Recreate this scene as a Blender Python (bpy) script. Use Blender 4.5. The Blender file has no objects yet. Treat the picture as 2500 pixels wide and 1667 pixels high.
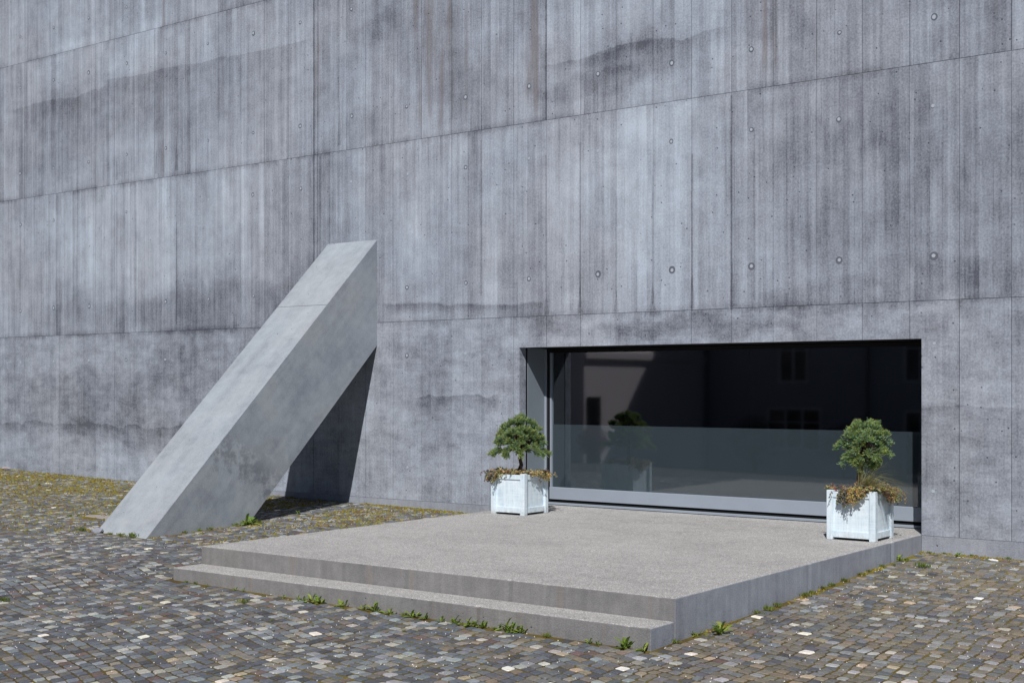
import bpy, bmesh, math, random
import numpy as np
from mathutils import Vector, Matrix
R = math.radians
rnd = random.Random(7)
rng = np.random.default_rng(11)
sc = bpy.context.scene
COL = sc.collection

# ------------------------------------------------------------------ camera
cd = bpy.data.cameras.new('camera')
cam = bpy.data.objects.new('camera', cd); COL.objects.link(cam)
YAW = 0.6421; CAM = Vector((0.0, -13.2152, 1.73)); FPX = 3192.14
cam.location = CAM; cam.rotation_euler = (R(90), 0, YAW)
cd.sensor_fit = 'HORIZONTAL'; cd.sensor_width = 36; cd.lens = FPX/2500*36
cd.shift_y = 0.0446; cd.clip_start = 0.1; cd.clip_end = 2000
sc.camera = cam

# ------------------------------------------------------------------ light
SUN = Vector((0.52, -1.0, 1.16)).normalized()          # towards the sun
ELEV = math.asin(SUN.z); AZ = math.atan2(SUN.x, SUN.y)  # clockwise from +y
w = bpy.data.worlds.new('World'); sc.world = w; w.use_nodes = True
nt = w.node_tree; nt.nodes.clear()
out = nt.nodes.new('ShaderNodeOutputWorld'); bg = nt.nodes.new('ShaderNodeBackground')
sky = nt.nodes.new('ShaderNodeTexSky'); sky.sky_type = 'NISHITA'; sky.sun_disc = False
sky.sun_elevation = ELEV; sky.sun_rotation = AZ; sky.altitude = 1500; sky.air_density = 0.85; sky.dust_density = 0.3
bg.inputs[1].default_value = 0.05
nt.links.new(sky.outputs[0], bg.inputs[0]); nt.links.new(bg.outputs[0], out.inputs[0])
sd = bpy.data.lights.new('sun', 'SUN'); sd.energy = 5.0; sd.angle = R(0.53); sd.color = (1.0, 0.985, 0.965)
sun = bpy.data.objects.new('sun', sd); COL.objects.link(sun)
sun.rotation_euler = SUN.to_track_quat('Z', 'Y').to_euler(); sun.location = SUN*40
vs = sc.view_settings
vs.view_transform = 'Standard'; vs.look = 'None'; vs.exposure = -0.2; vs.gamma = 1.0
vs.use_curve_mapping = False

# ------------------------------------------------------------------ helpers
class MB:
    def __init__(s): s.v = []; s.f = []; s.m = []; s.c = []
    def quad(s, a, b, c, d, mi=0, col=None):
        n = len(s.v); s.v += [a, b, c, d]; s.f.append((n, n+1, n+2, n+3)); s.m.append(mi); s.c.append(col); return s
    def tri(s, a, b, c, mi=0, col=None):
        n = len(s.v); s.v += [a, b, c]; s.f.append((n, n+1, n+2)); s.m.append(mi); s.c.append(col)
    def box(s, x0, x1, y0, y1, z0, z1, mi=0, col=None):
        n = len(s.v)
        s.v += [(x0,y0,z0),(x1,y0,z0),(x1,y1,z0),(x0,y1,z0),(x0,y0,z1),(x1,y0,z1),(x1,y1,z1),(x0,y1,z1)]
        for f in ((0,3,2,1),(4,5,6,7),(0,1,5,4),(1,2,6,5),(2,3,7,6),(3,0,4,7)):
            s.f.append(tuple(n+i for i in f)); s.m.append(mi); s.c.append(col)
        return s
    def prism(s, poly, ax, a0, a1, mi=0):
        # poly = list of 2-d points, extruded along axis ax (0 x, 1 y, 2 z)
        def P(p, a):
            return ((a, p[0], p[1]), (p[0], a, p[1]), (p[0], p[1], a))[ax]
        n = len(s.v); k = len(poly)
        s.v += [P(p, a0) for p in poly] + [P(p, a1) for p in poly]
        s.f.append(tuple(range(n, n+k))); s.f.append(tuple(range(n+2*k-1, n+k-1, -1)))
        for i in range(k):
            j = (i+1) % k
            s.f.append((n+j, n+i, n+k+i, n+k+j))
        s.m += [mi]*(k+2); s.c += [None]*(k+2)
        return s
    def tube(s, pts, rad, k=6, mi=0, col=None):
        n0 = len(s.v); pts = [Vector(p) for p in pts]
        for i, p in enumerate(pts):
            t = (pts[min(i+1, len(pts)-1)] - pts[max(i-1, 0)]).normalized()
            a = t.orthogonal().normalized(); b = t.cross(a)
            for q in range(k):
                an = 2*math.pi*q/k
                s.v.append(tuple(p + (a*math.cos(an)+b*math.sin(an))*rad[i]))
        for i in range(len(pts)-1):
            for q in range(k):
                a = n0+i*k+q; b = n0+i*k+(q+1) % k
                s.f.append((a, b, b+k, a+k)); s.m.append(mi); s.c.append(col)
        s.f.append(tuple(n0+(len(pts)-1)*k+q for q in range(k))); s.m.append(mi); s.c.append(col)
        s.f.append(tuple(n0+k-1-q for q in range(k))); s.m.append(mi); s.c.append(col)
        return s
    def mesh(s, name, mats, smooth=False, fix=False):
        me = bpy.data.meshes.new(name); me.from_pydata(s.v, [], s.f)
        for m in (mats if isinstance(mats, (list, tuple)) else [mats]): me.materials.append(m)
        if any(s.m): me.polygons.foreach_set('material_index', s.m)
        if any(c is not None for c in s.c):
            at = me.color_attributes.new('Col', 'FLOAT_COLOR', 'CORNER')
            buf = np.ones((len(me.loops), 4), np.float32)
            i = 0
            for f, c in zip(s.f, s.c):
                if c is not None: buf[i:i+len(f), :3] = c
                i += len(f)
            at.data.foreach_set('color', buf.ravel())
        if fix:
            bm = bmesh.new(); bm.from_mesh(me); bmesh.ops.recalc_face_normals(bm, faces=bm.faces); bm.to_mesh(me); bm.free()
        if smooth: me.polygons.foreach_set('use_smooth', [True]*len(me.polygons))
        me.update(); return me
    def build(s, name, mats, parent=None, loc=(0,0,0), smooth=False, bevel=0, seg=2, fix=True, keep=None):
        me = s.mesh(name, mats, smooth, fix)
        if bevel:
            bm = bmesh.new(); bm.from_mesh(me); bmesh.ops.remove_doubles(bm, verts=bm.verts, dist=1e-5)
            ed = [e for e in bm.edges if len(e.link_faces) == 2 and e.calc_face_angle() > 0.3 and not (keep and keep(e))]
            bmesh.ops.bevel(bm, geom=ed, offset=bevel, segments=seg, profile=0.5, affect='EDGES')
            bm.to_mesh(me); bm.free()
        return link(name, me, parent, loc)
def link(name, me, parent=None, loc=(0,0,0)):
    o = bpy.data.objects.new(name, me); COL.objects.link(o); o.location = loc
    if parent: o.parent = parent
    return o
def empty(name, loc, label, cat, group=None):
    o = bpy.data.objects.new(name, None); COL.objects.link(o); o.location = loc; o.empty_display_size = .2
    return tag(o, label, cat, group)
def tag(o, label=None, cat=None, group=None, kind=None):
    if label: o['label'] = label
    if cat: o['category'] = cat
    if group: o['group'] = group
    if kind: o['kind'] = kind
    return o

# ------------------------------------------------------------------ shader helper
class S:
    def __init__(s, name):
        s.mat = bpy.data.materials.new(name); s.mat.use_nodes = True
        s.t = s.mat.node_tree; s.t.nodes.clear()
        s.out = s.t.nodes.new('ShaderNodeOutputMaterial')
        s.bsdf = s.t.nodes.new('ShaderNodeBsdfPrincipled')
        s.t.links.new(s.bsdf.outputs[0], s.out.inputs[0])
        s.bsdf.inputs['Specular IOR Level'].default_value = 0.15
    def put(s, sock, v):
        if hasattr(v, 'is_linked') or isinstance(v, bpy.types.NodeSocket): s.t.links.new(v, sock)
        elif isinstance(v, tuple) and len(v) == 3 and sock.type == 'RGBA': sock.default_value = v+(1,)
        else: sock.default_value = v
    def node(s, typ, **k):
        n = s.t.nodes.new(typ)
        for a, b in k.items(): setattr(n, a, b)
        return n
    def m(s, op, a, b=None, c=None, clamp=False):
        n = s.node('ShaderNodeMath', operation=op, use_clamp=clamp)
        s.put(n.inputs[0], a)
        if b is not None: s.put(n.inputs[1], b)
        if c is not None: s.put(n.inputs[2], c)
        return n.outputs[0]
    def add(s, *a):
        r = a[0]
        for b in a[1:]: r = s.m('ADD', r, b)
        return r
    def mul(s, a, b): return s.m('MULTIPLY', a, b)
    def sub(s, a, b): return s.m('SUBTRACT', a, b)
    def xyz(s):
        g = s.node('ShaderNodeNewGeometry'); p = s.node('ShaderNodeSeparateXYZ')
        s.t.links.new(g.outputs['Position'], p.inputs[0]); s.pos = g.outputs['Position']; s.nor = g.outputs['Normal']
        return p.outputs
    def vec(s, a, b, c):
        n = s.node('ShaderNodeCombineXYZ')
        for i, v in enumerate((a, b, c)): s.put(n.inputs[i], v)
        return n.outputs[0]
    def noise(s, vec, scale=1, detail=4, rough=.55, lac=2.0):
        n = s.node('ShaderNodeTexNoise'); s.put(n.inputs['Vector'], vec)
        n.inputs['Scale'].default_value = scale; n.inputs['Detail'].default_value = detail
        n.inputs['Roughness'].default_value = rough; n.inputs['Lacunarity'].default_value = lac
        return n.outputs['Fac']
    def voro(s, vec, scale, rand=1.0, feature='F1', out='Distance'):
        n = s.node('ShaderNodeTexVoronoi', feature=feature); s.put(n.inputs['Vector'], vec)
        n.inputs['Scale'].default_value = scale; n.inputs['Randomness'].default_value = rand
        return n.outputs[out]
    def ss(s, v, a, b, lo=0.0, hi=1.0):
        n = s.node('ShaderNodeMapRange', interpolation_type='SMOOTHSTEP')
        s.put(n.inputs[0], v); s.put(n.inputs[1], a); s.put(n.inputs[2], b); s.put(n.inputs[3], lo); s.put(n.inputs[4], hi)
        return n.outputs[0]
    def mix(s, f, a, b, blend='MIX'):
        n = s.node('ShaderNodeMix', data_type='RGBA', blend_type=blend)
        s.put(n.inputs[0], f); s.put(n.inputs[6], a); s.put(n.inputs[7], b)
        return n.outputs[2]
    def ramp(s, f, stops):
        n = s.node('ShaderNodeValToRGB'); s.put(n.inputs[0], f)
        e = n.color_ramp.elements
        while len(e) < len(stops): e.new(0.5)
        for q, (p, c) in zip(e, stops): q.position = p; q.color = c+(1,)
        return n.outputs[0]
    def bump(s, h, dist, strength=1.0):
        n = s.node('ShaderNodeBump'); s.put(n.inputs['Height'], h)
        n.inputs['Distance'].default_value = dist; n.inputs['Strength'].default_value = strength
        s.t.links.new(n.outputs[0], s.bsdf.inputs['Normal']); return n
    def attr(s, name='Col'):
        n = s.node('ShaderNodeAttribute', attribute_name=name); return n.outputs['Color']
    def rand(s): return s.node('ShaderNodeObjectInfo').outputs['Random']
    def done(s, col, rough=.8, **k):
        s.put(s.bsdf.inputs['Base Color'], col); s.put(s.bsdf.inputs['Roughness'], rough)
        for a, b in k.items(): s.put(s.bsdf.inputs[a.replace('_', ' ')], b)
        return s.mat
def plain(name, col, rough=.6, spec=.3, metal=0.0, var=.12, scale=8):
    s = S(name); s.xyz()
    n = s.noise(s.pos, scale, 4)
    c = s.mix(s.m('MULTIPLY', s.sub(n, .35), 1.0, clamp=True), tuple(x*(1+var) for x in col), tuple(x*(1-2*var) for x in col))
    s.bsdf.inputs['Specular IOR Level'].default_value = spec; s.bsdf.inputs['Metallic'].default_value = metal
    return s.done(c, rough)

# ------------------------------------------------------------------ materials
def wall_concrete(name, light, mid, dark, wallstains=True, dirt=0.0):
    s = S(name); x, y, z = s.xyz()
    wx = s.noise(s.vec(s.mul(x, 1.3), y, s.mul(z, 1.3)), 1, 4)
    wz = s.noise(s.vec(s.mul(x, 1.7), y, s.add(s.mul(z, 1.7), 31.0)), 1, 5, .6)
    pr = s.mul(s.rand(), 37.0)      # every formwork board left its own grain
    streak = s.noise(s.vec(s.mul(x, 8), s.add(s.mul(y, 8), pr), s.mul(z, .45)), 1, 5, .62)
    fine = s.noise(s.vec(s.mul(x, 50), s.add(s.mul(y, 50), pr), s.mul(z, 1.6)), 1, 3, .6)
    board = s.noise(s.vec(s.mul(x, 20), s.add(s.mul(y, 20), pr), s.mul(z, .16)), 1, 2, .5)
    cloud = s.noise(s.vec(s.mul(x, .9), s.mul(y, .8), s.mul(z, 1.1)), 1, 5, .62)
    mott = s.noise(s.vec(s.mul(x, 4.5), s.mul(y, 5), s.mul(z, 4.5)), 1, 8, .74)
    grit = s.noise(s.pos, 45, 3, .7)
    # the lowest pour shows lying, cloudy layers instead of clean streaks
    low = s.ss(z, 2.75, 2.45)
    lay = s.noise(s.vec(s.mul(x, 2.2), y, s.mul(s.add(z, s.mul(wz, .12)), 7.5)), 1, 7, .72)
    up = s.sub(1.0, s.mul(low, .62))
    F = s.add(.46, s.mul(s.mul(s.sub(streak, .5), .72), up), s.mul(s.sub(fine, .5), .38), s.mul(s.mul(s.sub(board, .5), .60), up),
              s.mul(s.sub(cloud, .5), .95), s.mul(s.mul(s.sub(mott, .5), 1.1), s.add(.8, s.mul(low, .3))), s.mul(s.sub(grit, .5), 1.05),
              s.mul(s.mul(s.sub(lay, .5), .95), low), s.mul(s.sub(s.rand(), .5), .15))
    B = s.mul(s.sub(streak, .5), 1.0)
    # single boards of the shuttering: sharp-edged tone steps, each fading in and out up the wall
    lift = s.add(s.m('GREATER_THAN', z, 2.612), s.m('GREATER_THAN', z, 5.032), s.m('GREATER_THAN', z, 7.41))
    bw = s.add(s.mul(s.add(x, y), 6.3), s.mul(lift, 13.7))
    vb = s.node('ShaderNodeTexVoronoi', voronoi_dimensions='1D'); s.put(vb.inputs['W'], bw); vb.inputs['Scale'].default_value = 1
    vsep = s.node('ShaderNodeSeparateColor'); s.t.links.new(vb.outputs['Color'], vsep.inputs[0])
    ve = s.node('ShaderNodeTexVoronoi', voronoi_dimensions='1D', feature='DISTANCE_TO_EDGE'); s.put(ve.inputs['W'], bw); ve.inputs['Scale'].default_value = 1
    fade = s.noise(s.vec(s.mul(vsep.outputs[1], 40), lift, s.mul(z, .9)), 1, 3)
    vis_b = s.ss(fade, .36, .62)
    F = s.add(F, s.mul(s.mul(s.sub(vsep.outputs[0], .5), vis_b), s.mul(up, .36)))
    F = s.add(F, s.mul(s.mul(s.ss(ve.outputs['Distance'], .05, .012), s.ss(fade, .48, .62)), s.mul(up, .24)))
    if wallstains:
        dx = s.add(x, s.mul(s.sub(wx, .5), 1.1)); dz = s.add(z, s.mul(s.sub(wz, .5), .7))
        def blob(xc, zc, rx, rz, amp, soft=.25):
            p = s.m('MULTIPLY_ADD', dx, 1/rx, -xc/rx); q = s.m('MULTIPLY_ADD', dz, 1/rz, -zc/rz)
            d = s.m('MULTIPLY_ADD', p, p, s.mul(q, q))
            return s.ss(d, 1.4, soft, 0.0, amp)
        def tide(x0, x1, z0, L, amp, wav=.25, slope=0.0, thick=.018):
            t = s.sub(s.add(z0, s.mul(s.sub(wx, .5), wav), s.mul(s.sub(mott, .5), .05), s.mul(s.sub(x, x0), slope)), z)
            e = s.mul(s.ss(t, 0.0, thick), s.ss(t, L, 0.0))
            xm = s.mul(s.ss(x, x0-.12, x0+.12), s.ss(x, x1+.12, x1-.12))
            return s.mul(s.mul(e, xm), amp)
        bl = [(-15.7, 2.93, 2.3, .42, .34), (-18.6, 2.85, 1.6, .3, .14), (-19, 1.6, 2.4, .5, .16), (-15.8, 1.95, 1.6, .6, .20), (-17.5, 1.05, 2.8, .22, .20),
              (-8.1, 3.95, 1.3, 1.1, -.10), (-8.2, 4.2, .8, 1.2, -.05), (-5.0, 4.0, 1.5, 1.3, .16), (-3.6, 3.4, .8, 1.2, .14), (-16.6, 6.2, 2.4, .55, .15),
              (-17.5, 4.2, 3.4, .9, -.17), (-11.0, 4.3, 1.6, 1.1, -.04), (-7.4, 2.43, 1.5, .14, .26), (-9.1, 2.45, .35, .14, .2), (-5.6, 2.7, 1.0, .2, .16), (-4.4, 2.85, .8, .25, .16),
              (-11.1, 2.2, 1.0, .28, .16), (-10.6, 1.75, .9, .25, .12), (-10.8, 1.1, 1.2, .22, .14), (-8.0, 5.62, .8, .24, .28), (-8.7, 5.38, .9, .17, .22), (-9.0, 6.2, .5, .5, -.12), (-12.2, 6.6, .6, .25, .18),
              (-19.6, 6.0, 1.4, .7, .16), (-18.4, 7.2, 2.2, .4, -.18), (-3.9, .95, .9, .5, .12), (-16, .5, 3.0, .25, -.12), (-11.2, .6, .9, .3, -.08), (-13.2, 4.0, .5, 1.2, .08), (-13.0, 3.2, .35, .6, .1)]
        for b in bl: F = s.add(F, blob(*b))
        for t in ((-12.05, -9.42, 2.90, .22, .44, .16, -.05, .04), (-18.2, -13.55, 6.76, .5, .20, .16, -.015), (-11.5, -10.1, 1.60, .45, .34, .5, .05),
                  (-4.7, -2.5, 1.54, .5, .20, .12, 0), (-21.5, -16.0, 1.12, .22, .22, .35, 0), (-8.0, -6.85, 5.76, .22, .26, .5, 0), (-9.36, -7.9, 5.72, .2, .25, .3, .03), (-20.9, -18.2, 6.62, .5, .2, .3, .02)):
            F = s.add(F, tide(*t))
        for xj, zj, hh in ((-8.85, 2.62, .42), (-7.31, 2.62, .5), (-7.83, 2.62, .36), (-6.8, 2.62, .55), (-9.35, 2.62, .3), (-8.33, 2.62, .28), (-12.9, 5.1, .7), (-16.43, 5.1, .6), (-16.92, 5.1, .45), (-17.93, 5.1, .4)):
            # drip stains at the board joints, wide at the foot and running up to a point
            hgt = s.mul(s.sub(z, zj), 1/hh)
            wd = s.add(.004, s.mul(s.ss(hgt, 1.0, 0.0), s.add(.012, s.mul(mott, .07))))
            k = s.mul(s.ss(s.m('ABSOLUTE', s.sub(x, xj)), wd, s.mul(wd, .4)), s.mul(s.ss(hgt, 1.0, .85), s.ss(hgt, 0.0, .03)))
            F = s.add(F, s.mul(k, .28))
        for xs_, zlo, zhi, am in ((-13.405, 2.6, 9.8, .50), (-13.33, 3.4, 9.8, .30), (-9.355, 5.03, 9.8, .40), (-9.36, 2.9, 4.6, .25), (-8.85, 2.7, 4.7, .3), (-8.33, 2.8, 4.0, .2), (-7.83, 2.7, 4.2, .25), (-7.31, 2.6, 4.4, .3), (-6.81, 2.6, 5.0, .34), (-6.53, 2.7, 4.6, .26), (-11.9, 2.9, 4.9, .2), (-10.38, 2.9, 4.9, .22), (-16.43, 2.7, 4.3, .25), (-17.43, 2.7, 4.6, .22), (-17.93, 2.7, 4.9, .2), (-13.28, 2.2, 5.0, .16)):
            F = s.add(F, s.mul(s.mul(s.ss(s.m('ABSOLUTE', s.add(s.sub(x, xs_), s.mul(s.sub(mott, .5), .012))), .022, .004), s.mul(s.m('GREATER_THAN', z, zlo), s.m('LESS_THAN', z, zhi))), am))
        for zj in (2.612, 5.032, 7.41):     # grime held at the pour joints
            F = s.add(F, s.mul(s.mul(s.ss(s.m('ABSOLUTE', s.add(s.sub(z, zj), s.mul(s.sub(mott, .5), .10))), .09, .0), s.ss(wx, .36, .60)), .26))
        # reddish run-off in the upper pours
        upm = s.ss(z, 4.9, 5.4)
        for xb, wb in ((-10.9, .55), (-9.58, .22), (-6.45, .38), (-5.9, .28), (-4.1, .3), (-16.75, .12), (-13.3, .14), (-11.4, .2)):
            B = s.add(B, s.mul(s.mul(s.ss(s.m('ABSOLUTE', s.sub(s.add(x, s.mul(s.sub(wz, .5), .3)), xb)), wb, wb*.3), upm), s.ss(streak, .36, .66, 0.0, .55)))
        for b in ((-10.9, 6.0, .5, .9, .12), (-9.55, 6.1, .2, .9, .16), (-6.5, 6.0, .45, .5, .16), (-5.9, 5.9, .3, .5, .14)): F = s.add(F, blob(*b))
        # tone steps between the formwork bays
        for x0_, x1_, z0_, z1_, am in ((-13.4, -9.36, 2.612, 5.032, .02), (-9.36, -6.81, 2.612, 5.032, -.10), (-6.81, 5, 2.612, 5.032, .08), (-40, -13.4, 2.612, 5.032, -.03), (-40, -13.4, 5.032, 7.41, -.03),
                                      (-13.4, -9.36, 5.032, 7.41, .03), (-9.36, -6.81, 5.032, 7.41, -.05), (-6.81, 5, 5.032, 7.41, .07), (-40, -13.4, .2, 2.612, .05), (-9.36, -4.27, .2, 2.612, .03), (-40, -15.9, 7.41, 9.9, -.08)):
            F = s.add(F, s.mul(s.mul(s.mul(s.m('GREATER_THAN', x, x0_), s.m('LESS_THAN', x, x1_)), s.mul(s.m('GREATER_THAN', z, z0_), s.m('LESS_THAN', z, z1_))), am))
        dens = s.add(.045, s.mul(s.ss(x, -14, -5), .05))
    else: dens = .06
    F = s.m('MULTIPLY_ADD', F, .78, .13)
    col = s.ramp(F, [(0.0, tuple(v*1.12 for v in light)), (.5, mid), (1.0, tuple(v*.8 for v in dark))])
    warm = s.noise(s.vec(s.mul(x, .6), s.mul(y, .6), s.mul(z, .5)), 1, 4)
    col = s.mix(s.ss(warm, .40, .68, 0.0, .5), col, s.mix(1.0, col, (1.07, 1.0, .94), 'MULTIPLY'))
    col = s.mix(s.ss(B, .12, .75, 0.0, .55), col, (.200, .172, .170))
    # blow holes
    v = s.node('ShaderNodeTexVoronoi', feature='F1'); s.put(v.inputs['Vector'], s.pos); v.inputs['Scale'].default_value = 15
    sp = s.node('ShaderNodeSeparateColor'); s.t.links.new(v.outputs['Color'], sp.inputs[0])
    hole = s.mul(s.ss(v.outputs['Distance'], s.mul(sp.outputs[1], .19), s.mul(sp.outputs[1], .08)), s.m('LESS_THAN', sp.outputs[0], s.mul(dens, 4.0)))
    col = s.mix(s.mul(hole, .78), col, (.055, .055, .066))
    if dirt: col = s.mix(dirt, col, (.07, .07, .075))
    h = s.add(s.mul(fine, .5), s.mul(board, .8), s.mul(grit, .35), s.mul(hole, -1.4))
    s.bump(h, .004, .55)
    return s.done(col, .82)
M = {}
M['wall'] = wall_concrete('board_marked_concrete', (.440, .494, .572), (.293, .320, .376), (.120, .128, .158))
M['joint'] = wall_concrete('joint_concrete', (.30, .31, .36), (.20, .205, .24), (.11, .11, .14), False, .45)
def plain_concrete(name, light, mid, dark, axis=None, holes=.10, streaks=0.0, rust=0.0):
    s = S(name); x, y, z = s.xyz()
    if axis: a = s.add(s.mul(y, axis[0]), s.mul(z, axis[1])); b = s.sub(s.mul(z, axis[0]), s.mul(y, axis[1]))
    else: a, b = x, z
    cl = s.noise(s.pos, 1.3, 6, .62); mo = s.noise(s.pos, 7, 6, .7); gr = s.noise(s.pos, 90, 3, .6)
    gn = s.noise(s.vec(s.mul(x, 4.5), s.mul(a, .55), s.mul(b, 9)), 1, 5, .6) if axis else s.noise(s.vec(s.mul(x, 16), s.mul(y, 16), s.mul(z, .7)), 1, 5, .6)
    F = s.add(.45, s.mul(s.sub(cl, .5), 1.0), s.mul(s.sub(mo, .5), .9), s.mul(s.sub(gr, .5), 1.0), s.mul(s.sub(gn, .5), .7+streaks))
    col = s.ramp(F, [(0, light), (.5, mid), (1, dark)])
    wm = s.noise(s.vec(x, y, s.add(z, 9.0)), .9, 4)
    col = s.mix(s.ss(wm, .42, .66, 0, .55), col, s.mix(1.0, col, (1.05, 1.0, .955), 'MULTIPLY'))
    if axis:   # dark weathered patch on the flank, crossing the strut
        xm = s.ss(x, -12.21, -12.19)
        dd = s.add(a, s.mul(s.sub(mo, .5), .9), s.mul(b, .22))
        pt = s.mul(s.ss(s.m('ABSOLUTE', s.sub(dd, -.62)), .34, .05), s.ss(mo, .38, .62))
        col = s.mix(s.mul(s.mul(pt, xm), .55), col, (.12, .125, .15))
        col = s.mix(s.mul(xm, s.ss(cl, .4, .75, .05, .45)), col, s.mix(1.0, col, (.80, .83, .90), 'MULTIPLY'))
    if rust:
        rs = s.noise(s.vec(s.mul(x, 7), s.mul(y, 7), s.mul(z, .4)), 1, 4, .6)
        col = s.mix(s.ss(rs, .60, .74, 0, rust), col, (.26, .205, .16))
    v = s.node('ShaderNodeTexVoronoi'); s.put(v.inputs['Vector'], s.pos); v.inputs['Scale'].default_value = 14
    sp = s.node('ShaderNodeSeparateColor'); s.t.links.new(v.outputs['Color'], sp.inputs[0])
    hole = s.mul(s.ss(v.outputs['Distance'], s.mul(sp.outputs[1], .16), s.mul(sp.outputs[1], .06)), s.m('LESS_THAN', sp.outputs[0], holes*2))
    col = s.mix(s.mul(hole, .8), col, (.05, .05, .058))
    s.bump(s.add(s.mul(gr, .9), s.mul(mo, .7), s.mul(gn, .5), s.mul(hole, -1.8)), .006, .7)
    return s.done(col, .85)
M['strut'] = plain_concrete('strut_concrete', (.405, .440, .475), (.315, .345, .38), (.20, .22, .252), axis=(.7175, .6965), holes=.14)
M['slab_side'] = plain_concrete('slab_side_concrete', (.285, .278, .276), (.210, .206, .208), (.140, .138, .143), holes=.24, rust=.6)
M['plinth'] = plain_concrete('plinth_concrete', (.37, .395, .445), (.275, .293, .34), (.17, .18, .215), holes=.08)
def aggregate():
    s = S('exposed_aggregate'); x, y, z = s.xyz()
    v = s.node('ShaderNodeTexVoronoi'); s.put(v.inputs['Vector'], s.pos); v.inputs['Scale'].default_value = 120
    sp = s.node('ShaderNodeSeparateColor'); s.t.links.new(v.outputs['Color'], sp.inputs[0])
    c = s.ramp(sp.outputs[0], [(0, (.20, .20, .20)), (.22, (.34, .335, .325)), (.5, (.415, .407, .397)), (.75, (.475, .458, .443)), (.9, (.58, .565, .54)), (1, (.70, .69, .67))])
    c = s.mix(s.ss(v.outputs['Distance'], .45, .7), c, (.25, .245, .24))
    v2 = s.voro(s.pos, 38, 1.0, out='Color'); s2 = s.node('ShaderNodeSeparateColor'); s.t.links.new(v2, s2.inputs[0])
    c = s.mix(.13, c, s.ramp(s2.outputs[0], [(0, (.2, .2, .2)), (.5, (.38, .37, .36)), (1, (.6, .58, .56))]))
    cl = s.noise(s.vec(s.mul(x, .8), s.mul(y, 1.2), 0.0), 1, 6, .65); mo = s.noise(s.pos, 5, 5, .65)
    c = s.mix(1.0, c, s.ramp(s.add(s.mul(cl, .6), s.mul(mo, .4)), [(.3, (.90, .89, .885)), (.5, (1.16, 1.145, 1.135)), (.7, (1.34, 1.32, 1.305))]), 'MULTIPLY')
    s.bump(s.sub(s.mul(sp.outputs[1], .6), v.outputs['Distance']), .004, .7)
    return s.done(c, .8)
M['agg'] = aggregate()
def paint_metal(name, col, rough=.6):
    s = S(name); s.xyz(); n = s.noise(s.pos, 3, 5, .6); d = s.noise(s.pos, 40, 3)
    c = s.mix(s.ss(n, .35, .7, 0, .25), col, tuple(q*.8 for q in col))
    s.bsdf.inputs['Specular IOR Level'].default_value = .15
    return s.done(c, s.add(rough, s.mul(s.sub(d, .5), .15)))
M['frame'] = paint_metal('grey_frame_paint', (.285, .325, .38))
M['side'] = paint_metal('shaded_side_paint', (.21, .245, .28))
M['black'] = plain('black_rubber_and_shade', (.012, .012, .013), .7, .2)
M['room'] = plain('dark_room_lining', (.012, .012, .014), .9, .1)
M['plug'] = plain('mortar_plug', (.36, .405, .45), .85, .2, var=.2, scale=50)
M['ring'] = plain('mortar_ring', (.120, .124, .15), .9, .1, var=.2, scale=40)
def glass():
    s = S('window_glass'); s.t.nodes.remove(s.bsdf)
    tr = s.node('ShaderNodeBsdfTransparent'); tr.inputs[0].default_value = (.80, .86, .88, 1)
    gl = s.node('ShaderNodeBsdfGlossy'); gl.inputs['Roughness'].default_value = .03; gl.inputs[0].default_value = (.92, .95, 1, 1)
    lw = s.node('ShaderNodeLayerWeight'); lw.inputs[0].default_value = .5
    fac = s.add(.15, s.mul(.85, s.m('POWER', lw.outputs['Facing'], 5.0)))
    mx = s.node('ShaderNodeMixShader')
    s.t.links.new(fac, mx.inputs[0]); s.t.links.new(tr.outputs[0], mx.inputs[1]); s.t.links.new(gl.outputs[0], mx.inputs[2])
    s.t.links.new(mx.outputs[0], s.out.inputs[0]); return s.mat
M['glass'] = glass()
M['film'] = plain('frosted_film', (.052, .064, .073), .7, .2, var=.06, scale=1.5)
def white_paint():
    s = S('brushed_white_paint'); x, y, z = s.xyz()
    a = s.noise(s.vec(s.mul(x, 45), s.mul(y, 45), s.mul(z, 3)), 1, 4, .6); b = s.noise(s.vec(s.mul(x, 5), s.mul(y, 5), s.mul(z, 60)), 1, 3, .6)
    c = s.noise(s.pos, 9, 5, .65)
    F = s.add(s.mul(a, .4), s.mul(b, .25), s.mul(c, .35))
    col = s.ramp(F, [(.33, (.45, .55, .63)), (.46, (.62, .72, .79)), (.62, (.76, .83, .87))])
    g = s.noise(s.vec(s.mul(x, 14), s.mul(y, 14), s.mul(z, 9)), 1, 6, .75)
    col = s.mix(s.ss(g, .57, .70, 0, .5), col, (.42, .46, .49))
    col = s.mix(s.mul(s.ss(z, .33, .225), s.ss(g, .40, .62, 0, .55)), col, (.38, .36, .33))    # splashed dirt at the feet
    s.bump(F, .003, .3); return s.done(col, .6)
M['white'] = white_paint()
M['soil'] = plain('planter_soil', (.035, .026, .02), .95, .1, var=.3, scale=60)
def leafmat(name, rough=.55, trans=.25, spec=.3):
    s = S(name); s.xyz(); c = s.attr(); n = s.noise(s.pos, 30, 3)
    col = s.mix(1.0, c, s.ramp(n, [(.3, (.75, .75, .75)), (.7, (1.2, 1.2, 1.2))]), 'MULTIPLY')
    s.bsdf.inputs['Specular IOR Level'].default_value = spec
    s.done(col, rough)
    tl = s.node('ShaderNodeBsdfTranslucent'); s.t.links.new(col, tl.inputs[0])
    mx = s.node('ShaderNodeMixShader'); mx.inputs[0].default_value = trans
    s.t.links.new(s.bsdf.outputs[0], mx.inputs[1]); s.t.links.new(tl.outputs[0], mx.inputs[2]); s.t.links.new(mx.outputs[0], s.out.inputs[0])
    return s.mat
M['leaf'] = leafmat('leaves', .5, .38, .3)
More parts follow.
